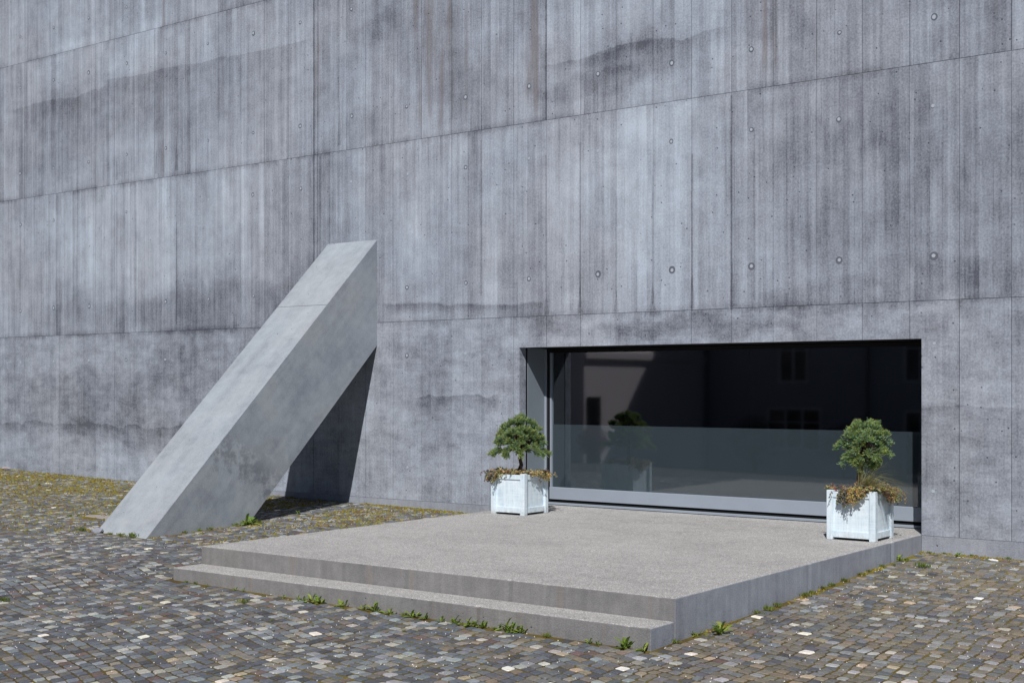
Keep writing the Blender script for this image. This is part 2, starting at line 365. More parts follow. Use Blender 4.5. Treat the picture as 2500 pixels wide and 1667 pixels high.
M['bark'] = plain('juniper_bark', (.085, .062, .048), .9, .2, var=.3, scale=60)
def stone():
    s = S('cobble_stone'); s.xyz(); c = s.attr()
    a = s.noise(s.pos, 32, 5, .7); b = s.noise(s.pos, 120, 3, .6); d = s.noise(s.pos, 9, 4)
    col = s.mix(1.0, c, s.ramp(s.add(s.mul(a, .6), s.mul(b, .4)), [(.32, (.62, .62, .64)), (.5, (1, 1, 1)), (.68, (1.38, 1.36, 1.32))]), 'MULTIPLY')
    col = s.mix(s.ss(s.add(s.mul(d, .5), s.mul(a, .5)), .56, .68, 0, .25), col, (.155, .140, .10))
    s.bump(s.add(a, s.mul(b, .6)), .006, .6); return s.done(col, .62)
M['stone'] = stone()
def bed():
    s = S('mossy_joint_earth'); x, y, z = s.xyz()
    a = s.noise(s.pos, 2.2, 5, .6); b = s.noise(s.pos, 70, 4, .7); d = s.noise(s.pos, .45, 3)
    near = s.add(s.ss(y, -3.5, -.2, 0, .30), s.ss(x, -10.5, -15.0, 0, .28))
    f = s.add(s.mul(a, .75), s.mul(d, .45), near, s.mul(s.sub(b, .5), .35))
    c = s.ramp(f, [(.36, (.060, .045, .026)), (.56, (.120, .088, .032)), (.76, (.195, .152, .032)), (1.0, (.24, .205, .04))])
    c = s.mix(s.ss(b, .3, .75, 0, .5), c, s.mix(1.0, c, (.45, .42, .4), 'MULTIPLY'))
    # beyond the laid stones: the same paving, too far to tell the stones apart
    v = s.node('ShaderNodeTexVoronoi'); s.put(v.inputs['Vector'], s.pos); v.inputs['Scale'].default_value = 10
    sp = s.node('ShaderNodeSeparateColor'); s.t.links.new(v.outputs['Color'], sp.inputs[0])
    st = s.ramp(sp.outputs[0], [(0, (.06, .065, .075)), (.5, (.115, .115, .12)), (.85, (.17, .16, .15)), (1, (.34, .33, .32))])
    st = s.mix(s.ss(v.outputs['Distance'], .5, .75), st, (.06, .05, .035))
    far = s.m('MAXIMUM', s.m('MAXIMUM', s.m('LESS_THAN', y, -8.8), s.m('LESS_THAN', x, -24.0)), s.m('GREATER_THAN', x, .5))
    c = s.mix(far, c, st)
    s.bump(b, .01, .8); return s.done(c, .95)
M['bed'] = bed()
M['moss'] = leafmat('moss', .9, .1, .1)
M['chip'] = plain('white_grit', (.72, .70, .66), .7, .3)
M['coverslab'] = plain('cover_slab_concrete', (.33, .295, .285), .85, .2, scale=12)
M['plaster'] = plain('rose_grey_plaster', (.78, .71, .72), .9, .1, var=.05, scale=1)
M['shade_plaster'] = plain('shaded_slate_plaster', (.30, .32, .37), .9, .1, var=.05, scale=1)  # facade's shade is put into this plaster, darker and bluer than the wing's
M['winwhite'] = plain('white_window_paint', (.42, .44, .48), .5, .3)
M['tile'] = plain('roof_tile', (.20, .09, .06), .85, .2, var=.25, scale=6)
M['pane'] = plain('house_window_pane', (.02, .022, .026), .1, .5)
M['zinc'] = plain('zinc_pipe', (.16, .16, .17), .5, .4)

# ------------------------------------------------------------------ ground
def gz(x, y):
    t = np.clip(-(np.asarray(x, float)+4.65), -10, 24)
    y = np.minimum(np.asarray(y, float), 0.0)
    return .046 + .0055*t + .00054*t*t + .027*np.maximum(y, -11) + .072*np.clip(y+11, -13.5, 0)
def g1(x, y): return float(gz(x, y))
XL, XR, YF, YS, ZP, ZS = -9.79, -4.655, -5.047, -5.381, .225, .0593
W1, W2, WT = -9.77, -4.652, 2.227
axx = np.concatenate([[-400, -150, -70], np.arange(-40, 14.01, 1.0), [40, 90, 400]])
axy = np.concatenate([[-400, -150, -70], np.arange(-30, 0.01, 1.0), [0.6, 30, 120, 400]])
b = MB(); ny = len(axy)
for xx in axx:
    for yy in axy: b.v.append((float(xx), float(yy), g1(xx, yy) - (.0 if yy <= .6 else .35)))
for i in range(len(axx)-1):
    for j in range(ny-1):
        b.f.append((i*ny+j, (i+1)*ny+j, (i+1)*ny+j+1, i*ny+j+1)); b.m.append(0); b.c.append(None)
ground = b.build('ground', M['bed'], smooth=True, fix=False); tag(ground, kind='structure')

# ------------------------------------------------------------------ cobbles: wavy coursed setts
def visible(x, y, z, mu=160, mv=90):
    X, Y, Z = x-CAM.x, y-CAM.y, z-CAM.z
    c, s_ = math.cos(YAW), math.sin(YAW)
    d = -X*s_+Y*c; d = np.maximum(d, .1)
    u = 1250+FPX*(X*c+Y*s_)/d; v = 944.97-FPX*Z/d
    return (u > -mu) & (u < 2500+mu) & (v < 1667+mv) & (v > 900), u, v, d
PITCH = .095
def wave(x, y=0): return -.25*x + .055*np.sin(x*2*math.pi/2.9+.6) + .012*np.sin(x*2*math.pi/1.1)
def dwave(x): return -.25 + .055*2*math.pi/2.9*np.cos(x*2*math.pi/2.9+.6) + .012*2*math.pi/1.1*np.cos(x*2*math.pi/1.1)
stones = []
gridw = [rnd.uniform(.079, .104) for _ in range(340)]
shift = 0.0
for j in range(-190, 10):
    shift += rnd.gauss(0, .022)
    if shift > .1: shift -= .09
    if shift < -.1: shift += .09
    x = -24.0 + shift
    for gw in gridw:
        wd = gw + rnd.uniform(-.006, .006)
        xc = x+gw/2; yc = j*PITCH+float(wave(xc)); x += gw
        if xc > .5 or yc > .0 or yc < -8.8: continue
        if XL-.05 < xc < XR+.05 and yc > YS-.05: continue
        if -13.16 < xc < -12.15 and -3.87 < yc < -2.12: continue
        if -14.62 < xc < -13.0 and -3.16 < yc < -2.74: continue
        stones.append((xc, yc, wd, math.atan(float(dwave(xc)))))
stones = np.array(stones)
zs = gz(stones[:, 0], stones[:, 1])
vis, U, V, Dp = visible(stones[:, 0], stones[:, 1], zs)
pal_l = [((.088, .097, .118), 30), ((.125, .138, .160), 20), ((.066, .068, .078), 11), ((.120, .112, .108), 16), ((.185, .175, .160), 9), ((.21, .23, .255), 11), ((.30, .30, .29), 4.5), ((.27, .23, .18), 1.2), ((.56, .54, .50), .4), ((.115, .085, .083), 3)]
pal_r = [((.135, .125, .112), 34), ((.125, .128, .138), 22), ((.170, .145, .115), 16), ((.085, .09, .105), 10), ((.20, .205, .215), 9), ((.26, .27, .29), 2.5), ((.38, .37, .35), 1.6), ((.62, .61, .58), .9), ((.34, .28, .21), .7)]
def pick(xc, yc):
    f = min(1, max(0, (xc+6.2)/2.6)) if yc > -7.5 else min(1, max(0, (xc+5.2)/2.6))
    p = pal_r if rnd.random() < f else pal_l
    c = rnd.choices([q[0] for q in p], [q[1] for q in p])[0]
    k = rnd.uniform(.98, 1.42); return tuple(min(.85, q*k*t_*rnd.uniform(.96, 1.04)) for q, t_ in zip(c, (1.15, 1.12, 1.06)))
def sett(mb, x, y, z, wd, ang, col, lift):
    hw = wd/math.cos(ang)/2-.0065; hd = PITCH/2-.0065
    ca, sa = math.cos(ang), math.sin(ang); rj = lambda a: rnd.uniform(-a, a)
    cn = [(-hw+rj(.008), -hd+rj(.007)), (hw+rj(.008), -hd+rj(.007)), (hw+rj(.008), hd+rj(.007)), (-hw+rj(.008), hd+rj(.007))]
    ring = []
    for i in range(4):
        p, q, r_ = cn[i-1], cn[i], cn[(i+1) % 4]
        k = rnd.uniform(.06, .16)
        ring.append((q[0]+(p[0]-q[0])*k, q[1]+(p[1]-q[1])*k)); ring.append((q[0]+(r_[0]-q[0])*k*.9, q[1]+(r_[1]-q[1])*k*.9))
    tx, ty = rj(.035), rj(.035); n = len(mb.v)
    def W(px, py, pz): return (x+px*ca-py*sa*.25, y+px*sa+py, z+lift+pz+px*tx+py*ty)
    mb.v.append(W(rj(.01), rj(.01), .002+rj(.0015)))
    for p in ring: mb.v.append(W(p[0]*.9, p[1]*.9, .001+rj(.0012)))
    for p in ring: mb.v.append(W(p[0], p[1], -.004+rj(.001)))
    for p in ring: mb.v.append(W(p[0]*.97, p[1]*.97, -.045))
    for i in range(8):
        k = (i+1) % 8
        mb.f += [(n, n+1+i, n+1+k), (n+1+i, n+9+i, n+9+k, n+1+k), (n+9+i, n+17+i, n+17+k, n+9+k)]
        mb.m += [0]*3; mb.c += [col]*3
inside = (U > 15) & (U < 2485) & (V < 1655)
order = np.argsort(np.where(inside, Dp, 1e6))
near = set(order[:300].tolist())
rest = MB()
for i in range(len(stones)):
    xc, yc, wd, an = stones[i]; col = pick(xc, yc)
    # stones sit a little lower, deeper in moss, towards the far left and the wall
    deep = .5*min(1, max(0, (-xc-11)/6)) + .45*min(1, max(0, (yc+1.6)/1.4))
    lift = rnd.uniform(.0025, .0075) - .0065*min(1, deep)*rnd.random()
    if i in near:
        mb = MB(); sett(mb, 0, 0, 0, wd, an, col, lift)
        mb.build('cobble', M['stone'], ground, (xc, yc, float(zs[i])), fix=False)
    else:
        sett(rest, xc, yc, float(zs[i]), wd, an, col, lift)
o = rest.build('cobble_field', M['stone'], ground, fix=False); tag(o, kind='stuff')

# moss cushions in the joints, white grit between the stones
def dome(mb, x, y, z, r, h, col, k=5):
    n = len(mb.v); a0 = rnd.random()*6
    mb.v.append((x, y, z+h))
    for i in range(k):
        a = a0+2*math.pi*i/k; q = r*rnd.uniform(.6, 1.3); mb.v.append((x+q*math.cos(a), y+q*math.sin(a), z-.004))
    for i in range(k): mb.f.append((n, n+1+i, n+1+(i+1) % k)); mb.m.append(0); mb.c.append(col)
mo = MB()
def mossfield(n, xr, yr, keep, rr=(.006, .026)):
    for _ in range(n):
        x = rnd.uniform(*xr); y = rnd.uniform(*yr)
        if rnd.random() > keep(x, y): continue
        if XL < x < XR and y > YS: continue
        if -13.14 < x < -12.17 and -3.84 < y < -2.2: continue
        c = rnd.choice([(.26, .215, .03), (.21, .165, .025), (.17, .17, .035), (.28, .24, .05), (.13, .09, .025), (.20, .12, .03)])
        r = rnd.uniform(*rr); dome(mo, x, y, g1(x, y)+.006, r, rnd.uniform(.007, .017), c)
pn = lambda x, y: .5+.5*math.sin(x*1.9+1.3*math.sin(y*2.3))*math.cos(y*2.1+math.sin(x*1.1))
mossfield(30000, (-23.5, -12.9), (-4.4, -.01), lambda x, y: (.25+.75*min(1, max(0, (y+3.2)/2.2)))*(.25+.75*pn(x, y)))
mossfield(6500, (-12.2, -9.8), (-3.9, -.01), lambda x, y: (.35+.55*min(1, max(0, (y+3)/2)))*(.2+.8*pn(x*1.7, y*1.7)))
mossfield(500, (-12.4, -9.8), (-.1, -.005), lambda x, y: 1, (.012, .035))
mossfield(700, (-4.65, -2.6), (-.16, -.01), lambda x, y: .8*pn(x*3, y), (.006, .018))
mossfield(700, (-4.65, -4.57), (-5.4, -.02), lambda x, y: .75*max(0, math.sin(y*4.1+1)), (.006, .016))
o = mo.build('moss', M['moss'], fix=False, smooth=True); tag(o, 'yellow olive moss cushions growing between the cobbles', 'moss', kind='stuff')
gr = MB()
for _ in range(5200):
    x = rnd.uniform(-15, -1.5); y = rnd.uniform(-9, -.1)
    if XL-.02 < x < XR+.02 and y > YS-.02: continue
    if -13.2 < x < -12.1 and -3.9 < y < -2.1: continue
    if rnd.random() > .25+.75*pn(x*2.2+4, y*2.2): continue
    dome(gr, x, y, g1(x, y)+.014, rnd.uniform(.0025, .0055), rnd.uniform(.003, .006), None, 4)
o = gr.build('white_grit', M['chip'], fix=False); tag(o, 'tiny white grit strewn over the cobbles', 'grit', kind='stuff')

# ------------------------------------------------------------------ concrete building
bld = empty('concrete_building', (-13, 0, 0), 'board marked grey concrete building wall with a long low window', 'building')
bld_inv = Vector((13, 0, 0))
def bpart(mb, name, mat, parent=None, **k):
    p = parent or bld
    loc = bld_inv if p is bld else Vector((0, 0, 0))
    return mb.build(name, mat, p, loc, **k)
XA, XB, TOP, Y1 = -27.0, 3.0, 9.82, .62
core = MB()
core.box(XA, W1, .012, Y1, -1.0, TOP); core.box(W2, XB, .012, Y1, -1.0, TOP); core.box(W1, W2, .012, Y1, WT, TOP)
bpart(core, 'wall_core', M['joint'])
# back, side and roof close the building
m_ = MB(); m_.box(XA, XA+.4, Y1+.002, 14, -1, TOP); m_.box(XB-.4, XB, Y1+.002, 14, -1, TOP); m_.box(XA, XB, 14.002, 14.4, -1, TOP); m_.box(XA, XB, .02, 14.4, TOP+.002, TOP+.3)
bpart(m_, 'rear_wall', M['joint'])
# reveals of the opening in the same concrete
rv = MB(); rv.box(W1-.002, W1+.003, .004, .136, ZP-.02, WT); bpart(rv, 'reveal', M['wall'])
rv = MB(); rv.box(W2-.003, W2+.002, .004, .136, ZP-.02, WT); bpart(rv, 'reveal', M['wall'])
MODX, X0 = .5082, -4.268
LIFT = [.217, 2.612, 5.032, 7.410, 9.81]
G = .0036
cache = {}
for li in range(4):
    z0, z1 = LIFT[li]+.0024, LIFT[li+1]-.0024
    for k in range(-40, 13):
        gj = rnd.uniform(.6, 1.25)*G; x0, x1 = X0+k*MODX+gj, X0+(k+1)*MODX-gj
        if x1 < XA+.6 or x0 > XB-.6: continue
        yo = rnd.uniform(-.001, .001); poly = None
        if li == 0:
            if x0 > W1 and x1 < W2: poly = [(x0, WT), (x1, WT), (x1, z1), (x0, z1)]
            elif x0 < W1 < x1: poly = [(x0, z0), (W1, z0), (W1, WT), (x1, WT), (x1, z1), (x0, z1)]
            elif x0 < W2 < x1: poly = [(x0, WT), (W2, WT), (W2, z0), (x1, z0), (x1, z1), (x0, z1)]
        if poly is None:
            key = (li,)
            if key not in cache:
                hw = (x1-x0)/2
                mm = MB().prism([(-hw, z0), (hw, z0), (hw, z1), (-hw, z1)], 1, 0, .03)
                cache[key] = mm.mesh('concrete_panel', M['wall'], fix=True)
            link('concrete_panel', cache[key], bld, bld_inv+Vector(((x0+x1)/2, yo, 0)))
        else:
            bpart(MB().prism(poly, 1, -.0005, .03), 'concrete_panel', M['wall'])
pl = MB().box(XA+.1, XL+.3, -.003, .03, -.6, LIFT[0]-.001); bpart(pl, 'plinth', M['plinth'])
pl = MB().box(W2+.001, XB-.1, -.003, .03, -.6, LIFT[0]-.001); bpart(pl, 'plinth', M['plinth'])
# tie-hole plugs
def disc(mb, r, y0, y1, k=14):
    mb.prism([(r*math.cos(2*math.pi*i/k), r*math.sin(2*math.pi*i/k)) for i in range(k)], 1, y0, y1); return mb
plug_me = disc(MB(), .0195, -.0034, .01).mesh('tie_plug', M['plug'], fix=True)
ring_me = disc(MB(), .0330, -.0018, .01, 18).mesh('mortar_ring', M['ring'], fix=True)
ring_big = disc(MB(), .0430, -.0018, .01, 20).mesh('mortar_ring', M['ring'], fix=True)
TX = [-20.66, -19.67, -18.68, -17.68, -16.69, -15.68, -14.67, -13.67, -12.67, -11.64, -10.63, -9.61, -8.59, -7.58, -6.56, -5.54, -4.53, -3.51, -2.49]
for zt in (.665, 2.165, 3.075, 4.58, 5.485, 6.97, 7.87):
    for xt in TX:
        if zt < 2.2 and (W1-.05 < xt < W2+.05 or -13.3 < xt < -12.1): continue
        if 2.2 < zt < 3.8 and -13.3 < xt < -12.1: continue
        faint = zt in (4.58, .665, 2.165)
        if zt == .665 and xt < -13: continue
        o = link('tie_plug', plug_me, bld, bld_inv+Vector((xt+rnd.uniform(-.01, .01), 0, zt+rnd.uniform(-.012, .012))))
        sc_ = rnd.uniform(.7, 1.05); o.scale = (sc_, 1, sc_*rnd.uniform(.9, 1.2))
        if not faint or rnd.random() < .4:
            big = zt == 3.075 and xt > -10.2 and rnd.random() < .85
            link('mortar_ring', ring_big if big else ring_me, o, (rnd.uniform(-.004, .004), 0, rnd.uniform(-.004, .004)))
# window
GY = .575
win = bpart(MB().box(W1+.012, W1+.040, .53, .61, ZP, WT-.01).box(W2-.040, W2-.012, .53, .61, ZP, WT-.01), 'window', M['frame'])
def wpart(mb, name, mat, **k): return mb.build(name, mat, win, (0, 0, 0), **k)
wpart(MB().box(W1+.041, W2-.041, .545, .61, WT-.055, WT-.012), 'head_rail', M['black'])  # frame rail coloured black to carry the shade under the lintel
wpart(MB().box(W1+.001, W1+.013, .166, .529, ZP+.001, WT-.004), 'side_panel', M['side'])
wpart(MB().box(W2-.013, W2-.001, .166, .529, ZP+.001, WT-.004), 'side_panel', M['side'])
wpart(MB().box(W1+.001, W1+.006, .137, .165, ZP+.001, WT-.004), 'seal', M['black'])
wpart(MB().box(W2-.006, W2-.001, .137, .165, ZP+.001, WT-.004), 'seal', M['black'])
wpart(MB().box(W1+.041, W1+.085, .548, .60, ZP+.001, WT-.056), 'gasket', M['black'])
wpart(MB().box(W2-.085, W2-.041, .548, .60, ZP+.001, WT-.056), 'gasket', M['black'])
wpart(MB().box(W1+.086, W1+.108, .550, .60, .4505, WT-.057), 'sash_stile', M['frame'])
wpart(MB().box(W2-.108, W2-.086, .550, .60, .4505, WT-.057), 'sash_stile', M['frame'])
wpart(MB().box(W1+.086, W2-.086, .535, .605, .296, .449), 'bottom_rail', M['frame'], bevel=.004)
wpart(MB().box(W1+.041, W2-.041, .56, .60, .262, .2955), 'rail_gap', M['black'])
wpart(MB().box(W1+.041, W2-.041, .512, .60, ZP+.004, .258), 'sill', M['frame'], bevel=.004)
wpart(MB().box(W1+.041, W2-.041, .535, .56, .2585, .272), 'sill_track', M['black'])
wpart(MB().quad((W1+.109, GY, .4495), (W2-.109, GY, .4495), (W2-.109, GY, WT-.058), (W1+.109, GY, WT-.058)), 'glass_pane', M['glass'], fix=False)
wpart(MB().box(W1+.109, W2-.109, GY+.012, GY+.016, .4495, 1.252), 'frosted_film', M['film'])
wpart(MB().box(W1+.001, W2-.001, .137, .529, WT-.003, WT+.004), 'head_lining', M['black'])
# dark room behind the glass
rm = MB(); a0, a1, c1, h1 = W1-.3, W2+.3, 7.0, 2.6
rm.box(a0, a1, .64, c1, .1, .2); rm.box(a0, a1, .64, c1, h1, h1+.1); rm.box(a0, a1, c1, c1+.1, .1, h1+.1); rm.box(a0-.1, a0, .63, c1+.1, .1, h1+.1); rm.box(a1, a1+.1, .63, c1+.1, .1, h1+.1)
bpart(rm, 'room_lining', M['room'])

# ------------------------------------------------------------------ slanting buttress
but = empty('concrete_buttress', (-12.656, -3.3, g1(-12.6, -3.3)), 'slanting pale concrete buttress leaning against the wall', 'buttress')
bi = -Vector(but.location)
FX0, FX1 = -13.125, -12.187; SL = .971
top = lambda y: 3.746+SL*y
und = lambda y: 2.296+SL*y
j0 = (-.965, top(-.965)); j1 = (j0[0]+.6965*1.0403, j0[1]-.7175*1.0403); ga = (.7175*.0001, .6965*.0001)
up_ = [(.01, top(.01)), (j0[0]+ga[0], j0[1]+ga[1]), (j1[0]+ga[0], j1[1]+ga[1]), (.01, und(.01))]
lo_ = [(j0[0]-ga[0], j0[1]-ga[1]), (-4.115, top(-4.115)), (-2.622, und(-2.622)), (j1[0]-ga[0], j1[1]-ga[1])]
joint_plane = lambda e: all(abs((v.co.y-j0[0])*.7175+(v.co.z-j0[1])*.6965) < .01 for v in e.verts) and not all(v.co.z > j0[1]-.05 for v in e.verts)   # the joint is open on the top face only
MB().prism(up_, 0, FX0, FX1).build('upper_block', M['strut'], but, bi, bevel=.005, keep=joint_plane)
jt = MB().prism([(j0[0]+a_*.7175-.6965*b_, j0[1]+a_*.6965+.7175*b_) for a_, b_ in ((-.0035, -.004), (.0035, -.004), (.0035, .0008), (-.0035, .0008))], 0, FX0+.004, FX1-.004).build('joint_shade_strip', M['ring'], but, bi)  # dark strip added to stand in for shade in the sunlit groove
MB().prism(lo_, 0, FX0, FX1).build('lower_block', M['strut'], but, bi, bevel=.005, keep=joint_plane)

# ------------------------------------------------------------------ platform and step
plat = empty('entrance_platform', (-7.2, -2.5, 0), 'wide grey concrete platform with one front step before the window', 'platform')
pi_ = -Vector(plat.location)
def slab(name, x0, x1, y0, y1, z0, z1, bev):
    o = MB().box(x0, x1, y0, y1, z0, z1).build(name, [M['slab_side'], M['agg'], M['plinth']], plat, pi_, bevel=bev, seg=2)
    bm = bmesh.new(); bm.from_mesh(o.data); r = random.Random(len(name))
    off = -pi_                                                   # mesh is in world coordinates
    n = int((x1-x0)/.045)
    for i in range(1, n): bmesh.ops.bisect_plane(bm, geom=bm.verts[:]+bm.edges[:]+bm.faces[:], plane_co=(x0+(x1-x0)*i/n, 0, 0), plane_no=(1, 0, 0))
    n = int((y1-y0)/.06)
    for i in range(1, n): bmesh.ops.bisect_plane(bm, geom=bm.verts[:]+bm.edges[:]+bm.faces[:], plane_co=(0, y0+(y1-y0)*i/n, 0), plane_no=(0, 1, 0))
    chip = {}
    for v in bm.verts:
        if v.co.z < z1-.02: continue
        ey = v.co.y < y0+.015; ex = v.co.x > x1-.015 or v.co.x < x0+.015
        if not (ex or ey): continue
        key = (round(v.co.x, 2) if ey else 0, round(v.co.y, 2) if ex else 0)
        if key not in chip: chip[key] = r.uniform(0, .0016)+(r.uniform(.004, .011) if r.random() < .035 else 0)
        dlt = chip[key]; v.co.z -= dlt*.8
        if ey: v.co.y += dlt
        if v.co.x > x1-.015: v.co.x -= dlt
    bm.normal_update(); bm.to_mesh(o.data); bm.free()
    for p in o.data.polygons:
        if p.normal.z > .9: p.material_index = 1
        elif p.normal.x > .9: p.material_index = 2
    return o
slab('slab', XL, XR, YF, .511, -.5, ZP, .008)
slab('step', XL+.003, XR-.003, YS, YF-.002, -.5, ZS, .008)

# ------------------------------------------------------------------ planters
def planter(x0, x1, y0, y1, label):
    cx, cy = (x0+x1)/2, (y0+y1)/2
    p = empty('planter_box', (cx, cy, ZP), label, 'planter', 'white square planters on the platform')
    hx, hy = (x1-x0)/2, (y1-y0)/2; P = .064; H = .488
    for sx in (-1, 1):
        for sy in (-1, 1):
            xa, xb = sorted((sx*hx, sx*(hx-P))); ya, yb = sorted((sy*hy, sy*(hy-P)))
            MB().box(xa, xb, ya, yb, 0, H).build('post', M['white'], p, bevel=.005)
    i = .012; t = .022
    for sy in (-1, 1):
        ya, yb = sorted((sy*(hy-i), sy*(hy-i-t))); pa, pb = sorted((sy*(hy-i-.013), sy*(hy-i-.021)))
        MB().box(-hx+P, hx-P, ya, yb, .024, .090).build('bottom_rail', M['white'], p, bevel=.004)
        MB().box(-hx+P, hx-P, ya, yb, .418, .474).build('top_rail', M['white'], p, bevel=.004)
        MB().box(-hx+P, hx-P, pa, pb, .0905, .4175).build('panel', M['white'], p)
    for sx in (-1, 1):
        xa, xb = sorted((sx*(hx-i), sx*(hx-i-t))); pa, pb = sorted((sx*(hx-i-.013), sx*(hx-i-.021)))
        MB().box(xa, xb, -hy+P, hy-P, .024, .090).build('bottom_rail', M['white'], p, bevel=.004)
        MB().box(xa, xb, -hy+P, hy-P, .418, .474).build('top_rail', M['white'], p, bevel=.004)
        MB().box(pa, pb, -hy+P, hy-P, .0905, .4175).build('panel', M['white'], p)
    MB().box(-hx+.03, hx-.03, -hy+.03, hy-.03, .03, .440).build('soil', M['soil'], p)
    return cx, cy
pA = planter(-9.540, -9.045, -.880, -.390, 'white wooden planter box beside the left end of the window')
pB = planter(-5.270, -4.768, -.960, -.470, 'white wooden planter box at the right end of the platform')

def leafquad(mb, p, d, n, L, Wd, col, fold=.25):
    d = d.normalized(); s_ = d.cross(n)
    if s_.length < 1e-4: s_ = d.orthogonal()
    s_.normalize(); n = s_.cross(d)
    a = p; b_ = p+d*L*.5+s_*Wd*.5+n*Wd*fold; c = p+d*L; e = p+d*L*.5-s_*Wd*.5+n*Wd*fold
    i = len(mb.v); mb.v += [tuple(a), tuple(b_), tuple(c), tuple(e)]
    mb.f.append((i, i+1, i+2, i+3)); mb.m.append(0); mb.c.append(col)
def rv3(r): 
    while True:
        v = Vector((r.uniform(-1, 1), r.uniform(-1, 1), r.uniform(-1, 1)))
        if .05 < v.length < 1: return v
def juniper(name, base, label, tufts, mid, trunk, seed, shade=1.0):
    r = random.Random(seed)
    t = empty(name, base, label, 'juniper', 'small junipers in the planters')
    tb = MB(); tb.tube(trunk, [.032-.017*i/(len(trunk)-1) for i in range(len(trunk))], 8)
    fork = Vector(trunk[-1]); mid = Vector(mid)
    for p in tufts[::6]:
        p = Vector(p); tb.tube([fork-Vector((0, 0, .05)), fork.lerp(p, .5)+Vector((0, 0, .015)), fork.lerp(p, .9)], [.009, .006, .003], 5)
    tb.build('trunk', M['bark'], t, smooth=True)
    cr = MB()
    green = [(.21, .335, .165), (.245, .375, .225), (.165, .275, .13), (.27, .39, .245), (.32, .395, .155)]
    tip = [(.38, .46, .12), (.32, .40, .11), (.43, .50, .16)]
    for c in tufts:
        c = Vector(c); o = (c-mid); o = o.normalized() if o.length > .02 else Vector((0, 0, 1)); g = r.choice(green)
        for _ in range(r.randint(10, 16)):
            d = (o*.9+rv3(r)*.95+Vector((0, 0, .12))).normalized(); L = r.uniform(.028, .055)
            p = c+rv3(r)*.014; n = 9; young = r.random() < .48
            for q in range(n):
                f = q/(n-1); dd = (d+rv3(r)*.85).normalized()
                col = r.choice(tip) if young and f > .6 else tuple(x*shade*r.uniform(.8, 1.2) for x in g)
                leafquad(cr, p+d*L*f, dd, o+rv3(r)*.8, r.uniform(.011, .018), r.uniform(.006, .0095), col)
    cr.build('crown', M['leaf'], t, fix=False)
r0 = random.Random(5)
def profile(n, prof, ry=.95, inner=.2, squash=1.0):
    """tuft centres spread through a body of revolution given as (z, half width) pairs, denser near its skin"""
    L = []; zz = [p[0] for p in prof]; ww = [p[1] for p in prof]
    while len(L) < n:
        z = r0.uniform(zz[0], zz[-1]); wd = float(np.interp(z, zz, ww))
        if r0.random() > (wd/max(ww))**1.2+.12: continue
        a = r0.uniform(0, 2*math.pi); q = wd*(inner+(1-inner)*r0.random()**.5)*(1+.12*math.sin(3*a+z*9)+.08*math.sin(7*a-z*21))
        c = Vector((q*math.cos(a), q*math.sin(a)*ry, z)); k = r0.randint(4, 8); o = Vector((c.x, c.y, .02)).normalized()
        for i in range(k):
            p = c+Vector((r0.gauss(0, .017), r0.gauss(0, .017), r0.gauss(0, .010)))+o*.016*(i/k); L.append(tuple(p))
    return L
zsoil = ZP+.440
tA = profile(520, [(.27, .25), (.31, .285), (.36, .285), (.43, .26), (.51, .225), (.59, .18), (.65, .125), (.69, .05)])
for an, q1, zd in ((-.15, .37, .255), (3.4, .36, .27), (.5, .33, .27), (2.7, .33, .28), (-.9, .31, .26), (-2.2, .31, .26), (-1.6, .30, .25), (4.1, .33, .27)):   # drooping shoots
    for k in range(9):
        q = .24+(q1-.24)*k/8; tA.append((q*math.cos(an)+r0.gauss(0, .008), q*math.sin(an)*.95+r0.gauss(0, .008), .315+(zd-.315)*(k/8)**1.5))
juniper('juniper_tree', (pA[0]+.02, pA[1]-.02, zsoil), 'dark green juniper with umbrella crown in the left planter', tA, (0, 0, .30),
        [(0, 0, -.02), (-.012, .0, .07), (.012, .01, .14), (-.005, 0, .22), (.01, 0, .36)], 21, .95)
tB = [(x+.055, y, z) for x, y, z in profile(440, [(.285, .06), (.33, .125), (.40, .165), (.49, .185), (.58, .175), (.64, .135), (.695, .05)])]
tB += [(-.15, -.05, .52), (-.17, -.06, .50), (-.19, -.07, .485), (-.205, -.07, .465), (-.21, -.08, .44), (-.12, -.06, .38), (-.135, -.07, .35), (-.15, -.07, .32), (-.15, -.07, .30), (.24, .03, .42), (.27, .04, .39), (.26, .04, .51), (.02, -.06, .27), (.03, -.05, .25)]
juniper('juniper_tree', (pB[0]+.01, pB[1]+.0, zsoil), 'bright green juniper with round crown in the right planter', tB, (.05, 0, .42),
        [(-.035, 0, -.02), (-.03, .0, .08), (-.02, .0, .2), (.01, 0, .32), (.04, 0, .44)], 22, 1.1)

